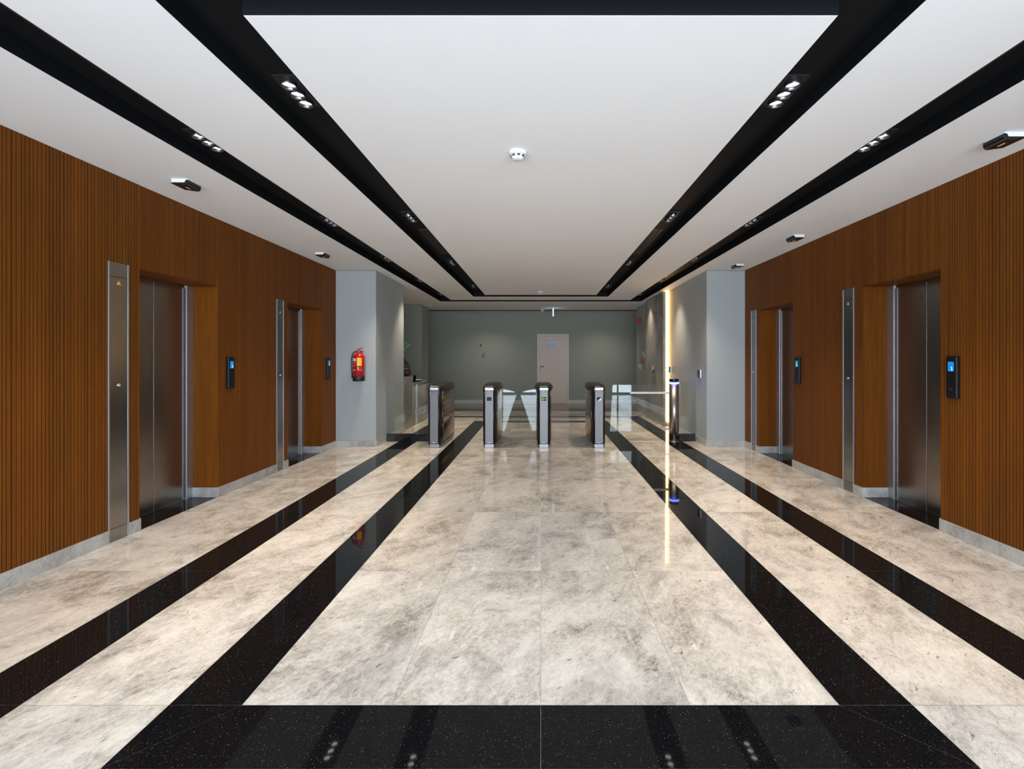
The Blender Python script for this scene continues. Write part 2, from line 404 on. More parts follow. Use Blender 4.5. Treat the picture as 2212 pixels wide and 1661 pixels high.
# ------------------------------------------------------------------ fluted wood walls
def flutes(b, X, sgn, y0, y1, z0, z1, seed):
    """vertical slats with grooves; sgn = direction from face into the wall"""
    r = random.Random(seed); y = y0; D = .009
    while y < y1-1e-4:
        wd = r.uniform(.021, .029); e = min(y+wd, y1); g = .0042 if r.random() < .75 else .006
        if y1-e < .012: e = y1
        ye = e-g if e < y1 else e
        bx = [(X, y), (X, ye), (X+sgn*D, ye), (X+sgn*D, e)]
        b.add([(X, y, z0), (X, ye, z0), (X, ye, z1), (X, y, z1)], [(0, 1, 2, 3)], 0)
        if e < y1:
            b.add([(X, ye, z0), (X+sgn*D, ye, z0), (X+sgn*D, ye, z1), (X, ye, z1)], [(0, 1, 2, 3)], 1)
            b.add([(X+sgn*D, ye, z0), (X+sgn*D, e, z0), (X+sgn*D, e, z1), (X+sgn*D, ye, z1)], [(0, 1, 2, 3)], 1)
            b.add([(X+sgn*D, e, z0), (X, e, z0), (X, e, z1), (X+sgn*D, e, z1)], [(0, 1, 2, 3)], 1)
        y = e
def wood_wall(name, X, sgn):
    b = MB(); W = X+sgn*.30; TOP = ZC
    secs = [(YW, OPEN[0][0]), (OPEN[0][1], OPEN[1][0]), (OPEN[1][1], YCOL)]
    for i, (a, e) in enumerate(secs):
        b.box(X+sgn*.010, W, a, e, 0, TOP, 0)                    # body (its end faces are the plain reveals)
        if i == 2: b.box(X, X+sgn*.012, a+.002, e, .0, TOP, 0)
        else: flutes(b, X, sgn, a, e, .0, TOP, 3*i+(sgn > 0)*17)
        for ye in (a, e):
            b.add([(X, ye, 0), (X+sgn*.012, ye, 0), (X+sgn*.012, ye, TOP), (X, ye, TOP)], [(0, 1, 2, 3)], 0)
    for i, (a, e) in enumerate(OPEN):
        b.box(X+sgn*.012, W, a, e, OZ, TOP, 0); flutes(b, X+sgn*.002, sgn, a+.004, e-.004, OZ, TOP, 40+i+(sgn > 0)*7)
        b.box(X+sgn*.002, X+sgn*.014, a+.004, e-.004, OZ-.001, OZ+.002, 0)
    o = b.build(name, ['wood', 'groove'], recalc=False); return struct(o)
wood_wall('wall_left', XL, -1); wood_wall('wall_right', XR, 1)
# grey stone skirting along the wood walls and the painted columns
def skirt(name, boxes, matn='marble_grey'):
    b = MB()
    for q in boxes: b.box(*q)
    o = b.build(name, matn, bevel=.001)
    me = o.data; me.uv_layers.new(name='UVMap'); me.color_attributes.new('tone', 'FLOAT_COLOR', 'CORNER'); uvl = me.uv_layers['UVMap']; ca = me.color_attributes['tone']
    for p in me.polygons:
        for li in p.loop_indices:
            v = me.vertices[me.loops[li].vertex_index].co; n = p.normal
            uvl.data[li].uv = (v.x+v.y*1.0 if abs(n.z) < .5 else v.x, v.z*1.0+v.y*.01 if abs(n.z) < .5 else v.y); ca.data[li].color = (1, 1, 1, 1)
    return struct(o)
SH, ST = .098, .014
LP = [(3.546, 3.725), (5.81, 5.97)]          # steel service panels, left wall
RP = [(4.885, 5.065), (7.10, 7.27)]          # right wall
def skirt_wall(name, X, sgn, panels):
    cuts = sorted(list(OPEN)+panels); y = YW; q = []
    for a, e in cuts:
        q.append((X-sgn*ST, X+sgn*.002, y, a, .0005, SH)); y = e
    q.append((X-sgn*ST, X+sgn*.002, y, YCOL, .0005, SH))
    for a, e in OPEN: # returns in the recesses
        q.append((X-sgn*ST, X+sgn*.26, e-ST*.0, e-ST, .0005, SH)); q.append((X-sgn*0, X+sgn*.26, a, a+ST, .0005, SH))
    return skirt(name, q)
skirt_wall('baseboard_left', XL, -1, LP); skirt_wall('baseboard_right', XR, 1, RP)
# painted blocks
def block(name, x0, x1, y0, y1, m='wall_paint', z1=ZC-.006):
    b = MB(); b.box(x0, x1, y0, y1, 0, z1); b.box(x0+.012, x1-.012, y0+.012, y1-.012, z1, ZC, 1); return struct(b.build(name, [m, 'dark_gap']))
block('wall_front_left', -6, XCL, YCOL, 9.02); block('wall_front_right', XCR, 6, YCOL, 13.0)
block('wall_alcove', -6, -3.09, 12.2, 12.9, 'back_paint')
b = MB(); b.box(-6.2, 6.2, YB, YB+.15, 0, ZC+.2); struct(b.build('wall_back', 'back_paint'))
b = MB(); b.box(-6.2, -6, 9.02, YB, 0, ZC+.2); struct(b.build('wall_far_left', 'wall_paint'))
b = MB(); b.box(6, 6.2, 13.0, YB, 0, ZC+.2); struct(b.build('wall_far_right', 'wall_paint'))
skirt('baseboard_column_left', [(XL+.014, XCL+ST, YCOL-ST, YCOL+.001, .0005, SH), (XCL-.001, XCL+ST, YCOL, 9.02+ST, .0005, SH)])
skirt('baseboard_column_right', [(XCR-ST, XR-.014, YCOL-ST, YCOL+.001, .0005, SH), (XCR-ST, XCR+.001, YCOL, 9.70, .0005, SH), (XCR-ST, XCR+.001, 11.38, 13.0, .0005, SH)])
DX0, DX1 = -.015*0-0.11, .88
b = MB(); b.box(-6, DX0, YB-.018, YB+.001, 0.0005, .118); b.box(DX1, 6, YB-.018, YB+.001, 0.0005, .118); struct(b.build('baseboard_back', 'white_trim', bevel=.003))
# roof over everything, so no sky leaks into the channels; wall sides behind
b = MB(); b.box(-6.2, 6.2, YF, YB+.1, ZC+.16, ZC+.3); struct(b.build('ceiling_slab', 'cove'))
# unseen glazed shop front, added behind the viewer for reflections: slim dark mullions
b = MB()
for x in (-4.6, -3.1, -1.55, 0, 1.55, 3.1, 4.6): b.box(x-.03, x+.03, YF-.06, YF, 0, ZC)
b.box(-XE, XE, YF-.06, YF, 2.2, 2.26); b.box(-XE, XE, YF-.06, YF, 0, .06); b.box(-XE, XE, YF-.06, YF, ZC-.06, ZC)
struct(b.build('window_1', 'cove'))
b = MB()
for sg in (-1, 1):
    b.box(sg*XE, sg*(XE+.15), YF, YW, 0, ZC); b.box(sg*3.58, sg*(XE+.15), YW, YW+.15, 0, ZC)
struct(b.build('wall_entrance', 'wall_paint'))  # unseen wider entrance, added to widen what glass and steel reflect

# ------------------------------------------------------------------ lift doors (door_1..4)
def lift(n, X, sgn, y0, y1):
    e = empty('door_%d' % n, (X, (y0+y1)/2, 0)); struct(e)
    def P(mb, nm, m, bev=0):
        o = mb.build(nm, m, bevel=bev); o.location = o.location-e.location; o.parent = e; return o
    ym = (y0+y1)/2; a = X+sgn*.26; top = OZ-.028
    b = MB(); b.box(a+sgn*.012, a+sgn*.03, y0+.02, ym-.0, .006, top); P(b, 'door_panel', 'door_steel', .002)
    b = MB(); b.box(a+sgn*.009, a+sgn*.03, ym+.0015, y1-.105, .006, top); P(b, 'door_panel', 'door_steel', .002)
    b = MB(); b.box(a+sgn*.025, a+sgn*.04, y1-.12, y1-.05, 0, top); b.box(a+sgn*.025, a+sgn*.04, y0, y1, 0, OZ); P(b, 'shaft_gap', 'dark_gap')
    b = MB()
    b.box(a-sgn*.012, a+sgn*.028, y1-.088, y1-.001, .001, OZ-.002); b.box(a-sgn*.012, a+sgn*.028, y0+.001, y0+.045, .001, OZ-.002)
    P(b, 'door_frame', 'jamb_steel', .001)
    b = MB(); b.box(a-sgn*.0, a+sgn*.028, y0+.045, y1-.088, top-.002, OZ-.002); P(b, 'header', 'door_steel')
    b = MB(); b.box(a-sgn*.0, a+sgn*.024, y0+.046, y1-.089, .001, .008); P(b, 'sill', 'panel_steel')
    return e
k = 1
for X, sg in ((XL, -1), (XR, 1)):
    for y0, y1 in OPEN: lift(k, X, sg, y0, y1); k += 1
# the near right door carries a tiny mark (floor number) high on its panel
b = MB()
a_ = XR+.26+.006; 
b.box(a_-.001, a_+.001, 4.345, 4.365, 1.975, 1.98); b.box(a_-.001, a_+.001, 4.345, 4.352, 1.962, 1.978); b.box(a_-.001, a_+.001, 4.35, 4.365, 1.955, 1.962)
o = b.build('mark', 'ink'); o.location = o.location-bpy.data.objects['door_3'].location; o.parent = bpy.data.objects['door_3']

# ------------------------------------------------------------------ steel service panels beside the lifts
def service(X, sgn, y0, y1, label):
    e = empty('service_panel', (X, (y0+y1)/2, 0)); tag(e, label, 'metal panel', 'steel service panels beside the lifts')
    def P(mb, nm, m, bev=0, lab=None):
        o = mb.build(nm, m, bevel=bev); o.location = o.location-e.location; o.parent = e
        if lab: o['label'] = lab
        return o
    H = 2.14; f = X-sgn*.009
    b = MB()
    for a, c2 in ((y0, y0+.013), (y1-.013, y1)): b.box(X+sgn*.008, f, a, c2, .001, H)
    P(b, 'frame', 'steel', .0015)
    b = MB(); b.box(X+sgn*.008, f+sgn*.003, y0+.014, y1-.014, H-.11, H); P(b, 'header_plate', 'panel_steel', .001)
    b = MB(); b.box(X+sgn*.008, f+sgn*.004, y0+.014, y1-.014, .001, .10); P(b, 'kick_plate', 'panel_steel', .001)
    b = MB(); b.box(X+sgn*.008, f+sgn*.004, y0+.016, y1-.016, .103, H-.114); P(b, 'cover', 'panel_steel', .001)
    yc = (y0+y1)/2; F = f+sgn*.004
    b = MB(); n = 16; r = .014
    rings = [[(F-sgn*d, yc+q*math.cos(2*PI*i/n), 1.195+q*math.sin(2*PI*i/n)) for i in range(n)] for q, d in ((r, -.002), (r, .006), (r*.8, .009), (r*.45, .009), (r*.4, .003))]
    b.loft(rings); b.box(F-sgn*.010, F-sgn*.001, yc-.0015, yc+.0015, 1.188, 1.202, 0); P(b, 'key_lock', 'bright_steel')
    b = MB(); z = H-.155; s_ = .019
    b.prism([(yc-s_, z-s_*.8), (yc+s_, z-s_*.8), (yc, z+s_*.9)], 'x', F-sgn*.0015, F+sgn*.001, 0)
    b.box(F-sgn*.002, F, yc-.0018, yc+.0018, z-.006, z+.008, 1); b.box(F-sgn*.002, F, yc-.0018, yc+.0018, z-.012, z-.009, 1)
    P(b, 'warning_label', ['yellow', 'ink'], lab='yellow triangular warning sticker')
    return e
service(XL, -1, *LP[0], 'tall brushed steel panel on the left wood wall, nearest the viewer')
service(XL, -1, *LP[1], 'tall narrow steel panel on the left wood wall, before the far left lift')
service(XR, 1, *RP[0], 'tall brushed steel panel on the right wood wall between the two lifts')
service(XR, 1, *RP[1], 'tall steel panel on the right wood wall beside the painted corner, farthest')

# ------------------------------------------------------------------ lift call panels
def call(X, sgn, yc, label, scr='screen_blue', digit=True):
    e = empty('lift_call_panel', (X, yc, 1.085)); tag(e, label, 'call panel', 'lift call panels')
    w2 = .048; H = .335; f = -sgn*.030
    def rr(w, z0, z1, r, n=5):
        pts = []
        for cx, cz, a0 in ((w-r, z0+r, -90), (w-r, z1-r, 0), (-w+r, z1-r, 90), (-w+r, z0+r, 180)):
            for i in range(n+1): a = math.radians(a0+90*i/n); pts.append((cx+r*math.cos(a), cz+r*math.sin(a)))
        return pts
    b = MB(); rings = []
    for ins, x in ((0, 0), (0, f*.75), (.002, f*.92), (.005, f)):
        rings.append([(x, y*1.0*(w2-ins)/w2, z+(ins if z < H/2 else -ins)) for y, z in rr(w2, 0, H, .010)])
    b.loft(rings, smooth=False); b.build('housing', 'black_satin', e)
    b = MB(); b.box(f-sgn*.001, f+sgn*.002, -.026, .026, .215, .290); b.build('screen', scr, e)
    b = MB(); F = f-sgn*.0018
    if digit:
        dy = -.009*sgn
        b.box(F, F+sgn*.001, dy-.003, dy+.003, .224, .252); b.box(F, F+sgn*.001, dy-.009, dy+.009, .224, .228); b.box(F, F+sgn*.001, dy, dy+.009*sgn, .246, .250)
        b.build('digit', 'screen_mark', e)
    b = MB(); n = 20
    b.loft([[(f-sgn*d, q*math.cos(2*PI*i/n), .075+q*math.sin(2*PI*i/n)) for i in range(n)] for q, d in ((.013, -.001), (.013, .0015), (.011, .0025), (.0105, .0012))]); b.build('call_button', 'black_matte', e)
    b = MB(); b.prism([(-.005, .079), (0, .071), (.005, .079), (.0035, .080), (0, .0745), (-.0035, .080)], 'x', f-sgn*.003, f-sgn*.0012); b.build('arrow_mark', 'panel_steel', e)
call(XL, -1, 4.93, 'black lift call panel with blue screen on the left wall between the lifts')
call(XL, -1, 7.20, 'black lift call panel past the far left lift, near the extinguisher', digit=True)
call(XR, 1, 3.70, 'large black lift call panel nearest the right edge, blue screen reading 1')
call(XR, 1, 5.93, 'black lift call panel before the far right lift, cyan screen', 'screen_cyan')

# ------------------------------------------------------------------ recessed triple spotlights
def spot_proto():
    e = empty('recessed_spotlight')
    b = MB(); b.box(-.056, .056, -.150, .150, -.006, 0); b.box(-.062, -.056, -.156, .156, -.009, 0); b.box(.056, .062, -.156, .156, -.009, 0); b.box(-.062, .062, -.156, -.150, -.009, 0); b.box(-.062, .062, .150, .156, -.009, 0)
    b.build('housing', 'black_matte', e)
    for y in (-.092, 0, .092):
        b = MB(); b.lathe([(.040, -.001), (.042, -.014), (.042, -.030), (.040, -.032), (.037, -.030), (.033, -.012), (.032, -.0065)], 0, y, n=28, caps=False)
        cp = b.build('spot_cup', 'cup', e)
        b = MB(); b.lathe([(.0325, -.0072), (.031, -.012), (.018, -.0135), (.001, -.014)], 0, y, n=24)
        b.build('lens', 'lens_on', cp)
    return e
SP = spot_proto(); first = True
names = {1: 'nearest', 2: 'second', 3: 'third', 4: 'fourth', 5: 'farthest'}
def lamp(x, y, z, W, col=WARM, size=math.radians(80), blend=1.0, tilt=0):
    d = bpy.data.lights.new('spot_lamp', 'SPOT'); d.energy = W; d.color = col; d.spot_size = size; d.spot_blend = blend; d.shadow_soft_size = .08
    o = bpy.data.objects.new('spot_lamp', d); o.location = (x, y, z); o.rotation_euler = (0, tilt, 0); COL.objects.link(o); return o
for X, ys, tn in ((-1.376, (2.66, 4.98, 7.32, 9.65), 'inner left'), (1.376, (2.66, 4.98, 7.32, 9.65), 'inner right'),
                  (-2.30, (3.25, 5.15, 7.05, 8.95, 10.85), 'outer left'), (2.30, (3.25, 5.15, 7.05, 8.95, 10.85), 'outer right')):
    for i, y in enumerate(ys):
        o = SP if first else copy_tree(SP); first = False
        o.location = (X, y, ZC+TH)
        nm = 'farthest' if i == len(ys)-1 else names[i+1]
        tag(o, 'triple round spotlight in the %s black ceiling channel, %s of its row' % (tn, nm), 'spotlight', 'triple spotlights in the ceiling channels')
        if abs(X) < 2: lamp(X, y, ZC+TH-.04, SPOT_W)
        else: lamp(X, y, ZC+TH-.04, SPOT_W*1.1)

for X, lb in ((-1.57, 'left'), (1.9, 'right')):      # unseen pair added in the slot to brighten the back wall
    o = copy_tree(SP); o.location = (X, 13.74, ZC+TH); o.rotation_euler.z = PI/2
    tag(o, 'added unseen triple spotlight inside the narrow black slot by the back wall, %s one' % lb, 'spotlight', 'triple spotlights in the ceiling channels')
    lamp(X, 13.74, ZC+TH-.04, SPOT_W*.55, size=math.radians(130), blend=1.0)
# ------------------------------------------------------------------ air slots in the channels
def vent(X, y0, y1, label, nslot=4, wd=.13):
    e = empty('ceiling_vent', (X, (y0+y1)/2, ZC+TH)); tag(e, label, 'air vent', 'slot vents in the ceiling channels')
    h = (y1-y0)/2; b = MB()
    b.box(-wd/2-.012, -wd/2, -h, h, -.010, 0); b.box(wd/2, wd/2+.012, -h, h, -.010, 0); b.box(-wd/2, wd/2, -h, -h+.012, -.010, 0); b.box(-wd/2, wd/2, h-.012, h, -.010, 0)
    b.build('frame', 'cup_dark', e)
    b = MB(); b.box(-wd/2, wd/2, -h+.012, h-.012, -.002, 0); b.build('backing', 'dark_gap', e)
    for i in range(nslot-1):
        x = -wd/2+wd*(i+1)/nslot; b = MB(); b.box(x-.004, x+.004, -h+.012, h-.012, -.009, -.002); b.build('vane', 'cup_dark', e)
M['cup_dark'] = mat('vent_metal', (0.045, 0.042, 0.040), 0.4, 0.3)
vent(-1.345, 5.48, 6.70, 'slatted black air vent in the inner left ceiling channel')
vent(1.345, 5.48, 6.70, 'slatted black air vent in the inner right ceiling channel')
for sg, side in ((-1, 'left'), (1, 'right')):
    for (a, e_), nm in zip(((1.5, 2.92), (3.45, 4.90), (5.42, 6.80), (7.35, 8.72)), ('nearest the viewer', 'just past the first spotlights', 'third from the viewer', 'the farthest one')):
        vent(sg*2.235, a, e_, 'long narrow air slot in the outer %s ceiling channel, %s' % (side, nm), 3, .10)

# ------------------------------------------------------------------ ceiling sensors above the lifts
def sensor(x, y, sgn, label):
    """sgn: +1 when the black side looks toward +x"""
    e = empty('ceiling_sensor', (x, y, ZC)); tag(e, label, 'sensor', 'black and white ceiling sensors along the lift walls')
    b = MB(); b.box(-.064, .064, -.07, .07, -.030, 0); b.build('base', 'white_plastic', e, bevel=.003)
    pts = [(-.064*sgn, -.030), (.042*sgn, -.030), (.052*sgn, -.010), (.070*sgn, -.010), (.071*sgn, -.030), (.067*sgn, -.044), (.058*sgn, -.052), (.045*sgn, -.054), (-.060*sgn, -.040), (-.064*sgn, -.036)]
    b = MB(); b.prism(pts, 'y', -.071, .071); b.build('cover', 'black_gloss', e, bevel=.0015)
    b = MB(); b.box(.02*sgn-.004, .02*sgn+.004, -.022, .022, -.0525, -.049); b.build('indicator', 'white_plastic', e)
sensor(-2.84, 3.76, 1, 'black and white ceiling sensor above the near left lift')
sensor(-2.93, 6.30, 1, 'black and white ceiling sensor above the far left lift')
sensor(2.96, 3.00, -1, 'large black and white ceiling sensor at the right edge')
sensor(2.94, 5.42, -1, 'ceiling sensor on the right side between the two lifts')
sensor(2.96, 7.06, -1, 'smallest ceiling sensor above the far right lift')
# smoke detectors
def smoke(x, y, label, s=1.0):
    e = empty('smoke_detector', (x, y, ZC)); tag(e, label, 'smoke detector', 'round white smoke detectors')
    b = MB(); b.lathe([(.062*s, 0), (.062*s, -.014*s), (.056*s, -.022*s)], 0, 0, n=36); b.build('base', 'white_plastic', e)
    b = MB()
    b.lathe([(.050*s, -.022*s), (.046*s, -.030*s), (.040*s, -.044*s), (.030*s, -.052*s), (.010*s, -.055*s), (.001, -.055*s)], 0, 0, n=36); b.build('head', 'white_plastic', e)
    for k in range(8):
        a = 2*PI*k/8+.2; b = MB(); vs = []
        for t in range(5):
            q = a+(t-2)*.12
            for r_, z in ((.0485*s, -.027*s), (.0435*s, -.040*s)): vs.append((r_*1.015*math.cos(q), r_*1.015*math.sin(q), z))
        b.add(vs, [(2*i, 2*i+2, 2*i+3, 2*i+1) for i in range(4)]); b.build('slot', 'ink', e)
smoke(-.158, 3.22, 'white round smoke detector in the middle of the bright ceiling panel, nearest')
smoke(-.01, 9.85, 'small smoke detector near the far end of the middle ceiling panel')
smoke(.05, 13.45, 'smoke detector by the black slot in front of the back wall')
# hanging exit sign, edge on
e = empty('exit_sign', (.345, 13.0, ZC)); tag(e, 'thin glowing sign hung from the ceiling by the door, seen edge on', 'exit sign')
b = MB(); b.box(-.03, .03, -.18, .18, -.03, 0); b.build('mount', 'white_plastic', e, bevel=.004)
b = MB(); b.box(-.012, .012, -.16, .16, -.22, -.028); b.build('sign_plate', 'sign_glow', e, bevel=.002)

# ------------------------------------------------------------------ back door and wall marks
e = empty('door_5', (.385, YB, 0)); struct(e)
fx0, fx1, fz = -.09-.385, .87-.385, 2.185
b = MB(); b.box(fx0-.02, fx0+.045, -.03, .01, .0005, fz); b.box(fx1-.045, fx1+.01, -.03, .01, .0005, fz); b.box(fx0+.045, fx1-.045, -.03, .01, fz-.055, fz); b.build('door_frame', 'door_trim', e)
b = MB(); b.box(fx0+.048, fx1-.048, -.012, .01, .022, fz-.058); b.build('door_leaf', 'door_paint', e, bevel=.002)
b = MB(); b.box(fx0+.045, fx1-.045, -.016, .0, .0005, .012); b.build('threshold', 'brass', e)
b = MB(); b.lathe([(.012, 1.05), (.012, 1.075)], fx0+.082, -.016, n=12); b.tube([(fx0+.082, -.012, 1.165), (fx0+.082, -.06, 1.165), (fx0+.095, -.068, 1.165), (fx0+.20, -.066, 1.163)], .010)
b.build('door_handle', 'dark_steel', e)
# crumpled notice taped to the door
e2 = empty('notice_sheet', (.385+.005, YB-.013, 1.86)); tag(e2, 'crumpled white paper notice in a clear sleeve taped on the back door', 'notice')
b = MB(); r = random.Random(3)
outl = [(-.135, .02), (-.125, .06), (-.09, .095), (-.05, .088), (-.01, .100), (.04, .094), (.09, .100), (.135, .085), (.140, .04), (.138, -.045), (.10, -.055), (.05, -.062), (.0, -.050), (-.06, -.030), (-.11, -.010)]
K = 4; vs = [(0.02, -.012, .02)]; n = len(outl)
for k in range(1, K+1):
    for x, z in outl: vs.append((.02+(x-.02)*k/K, -.004-.011*r.random(), .02+(z-.02)*k/K))
fs = [(0, 1+i, 1+(i+1) % n) for i in range(n)]+[(1+k*n+i, 1+(k+1)*n+i, 1+(k+1)*n+(i+1) % n, 1+k*n+(i+1) % n) for k in range(K-1) for i in range(n)]
b.add(vs, fs, 0); b.build('sheet', 'paper', e2)
b = MB(); b.box(-.145, .145, -.0025, .0, -.115, .110); b.build('sleeve', 'sleeve_grey', e2)
b = MB(); xx = -.06
for wd in (.012, .02, .01, .018, .008, .015, .02): b.box(xx, xx+wd, -.0165, -.0145, -.002, .009); xx += wd+.005
b.build('writing', 'ink', e2)
def loose_wire(x, y, z, pts_list, label, cat='wire', n_=None, box=None):
    e = empty('loose_wire', (x, y, z)); tag(e, label, cat)
    for p in pts_list:
        b = MB(); b.tube(p, .0045 if y > 14 else .008, 8); b.build('strand', 'wire_dark' if y > 14 else 'wire', e)
    if box: b = MB(); b.box(*box); b.build('back_box', 'ink', e)
def curl(r, turns, dy, squash=1.0, ph=0):
    return [(r*math.cos(ph+t*turns*2*PI/18), -dy*t/18-.004, squash*r*math.sin(ph+t*turns*2*PI/18)) for t in range(19)]
loose_wire(-1.87, YB, 1.82, [curl(.018, .8, .03, 1.6), curl(.022, .5, .04, 1.2, 1)], 'small dark wire stub on the back wall, the upper of two', box=(-.035, .01, -.012, 0, -.02, .045))
loose_wire(-1.80, YB, 1.50, [curl(.035, 1.0, .03, 1.7), curl(.02, .6, .05, 1.5, 2), [(0.02, -.004, .03), (.04, -.02, .09), (.02, -.03, .12)]], 'looped wire hanging out of the back wall, the lower of two')
def on_right(pts): return [(p[1], p[0], p[2]) for p in pts]
loose_wire(2.65, 11.75, 1.53, [on_right(curl(.11, 1.1, .05, .8)), on_right(curl(.07, .8, .08, 1.2, 2)), [(0, 0, 0), (-.06, -.12, .08), (-.03, -.2, .14)], [(0, .1, -.05), (-.05, .2, -.02), (-.03, .3, .06)]], 'tangle of bare wires poking from the right wall beside the stone slab')
loose_wire(2.54, 10.55, 1.17, [[(0, 0, 0), (-.03, -.05, .04), (-.05, -.12, .05)], [(0, .08, -.04), (-.04, .0, 0), (-.05, -.08, .07)], [(0, .1, -.06), (-.03, .04, -.03), (-.02, -.1, .03)]], 'short cable end sticking out of the grey stone slab', box=(-.008, 0, -.02, .1, -.06, .0))

# ------------------------------------------------------------------ right wall: stone slab, light strip, devices
b = MB()
for z0, z1 in ((.0005, 1.17), (1.173, 1.80), (1.803, 2.42), (2.423, ZC-.02)): b.box(2.54, 2.595, 9.75, 11.37, z0, z1)
o = b.build('stone_slab', 'stone_clad'); tag(o, 'tall grey brown stone slab cladding the right wall behind the bollard', 'stone slab')
b = MB(); b.box(2.598, 2.647, 9.79, 9.82, .10, ZC-.004); o = b.build('light_strip', 'led_warm'); tag(o, 'tall glowing yellow light strip on the edge of the stone slab', 'light strip')
b = MB(); b.box(2.596, 2.65, 9.82, 11.3, .0005, ZC-.02); o = b.build('trim_4', 'stone_clad'); struct(o)
def reader(y, z, label, w_=.075, h_=.13, m1='black_gloss'):
    e = empty('card_reader', (XCR, y, z)); tag(e, label, 'card reader')
    b = MB(); b.box(-.022, 0, -w_/2, w_/2, 0, h_); b.build('back_plate', 'white_plastic', e, bevel=.003)
    b = MB(); b.box(-.040, -.020, -w_/2+.002, w_/2-.002, .002, h_-.002); b.build('face', m1, e, bevel=.004)
reader(7.79, 1.09, 'small black and white wall reader by the right column corner')
reader(9.55, 1.12, 'small black wall reader just above the bollard, by the light strip')
e = empty('fire_alarm_sounder', (XCR, 12.48, 2.42)); tag(e, 'red square fire alarm sounder high on the right wall near the back', 'fire alarm')
b = MB(); b.box(-.06, 0, -.11, .11, -.07, .07); b.build('body', 'red_plastic', e, bevel=.012)
b = MB(); b.box(-.085, -.058, -.02, .06, -.035, .04); b.build('lens', 'red', e, bevel=.008)
b = MB(); b.box(-.088, -.083, .01, .03, -.01, .03); b.build('mark', 'white_label', e)
e = empty('fire_call_point', (XCR, 12.30, 1.34)); tag(e, 'small red fire call point on the right wall above the white switches', 'fire call point')
b = MB(); b.box(-.045, 0, -.05, .05, -.055, .055); b.build('body', 'red_plastic', e, bevel=.006)
b = MB(); b.box(-.048, -.044, -.025, .025, -.03, .02); b.build('window', 'white_label', e)
for y, lb in ((12.62, 'narrow white wall switch under the red call point, left of two'), (12.38, 'narrow white wall switch under the red call point, right of two')):
    e = empty('wall_switch', (XCR, y, 1.20)); tag(e, lb, 'switch', 'white switches on the right wall')
    b = MB(); b.box(-.012, 0, -.045, .045, -.06, .06); b.build('plate', 'white_plastic', e, bevel=.003)
    b = MB(); b.box(-.018, -.011, -.02, .02, -.03, .03); b.build('rocker', 'white_label', e, bevel=.002)

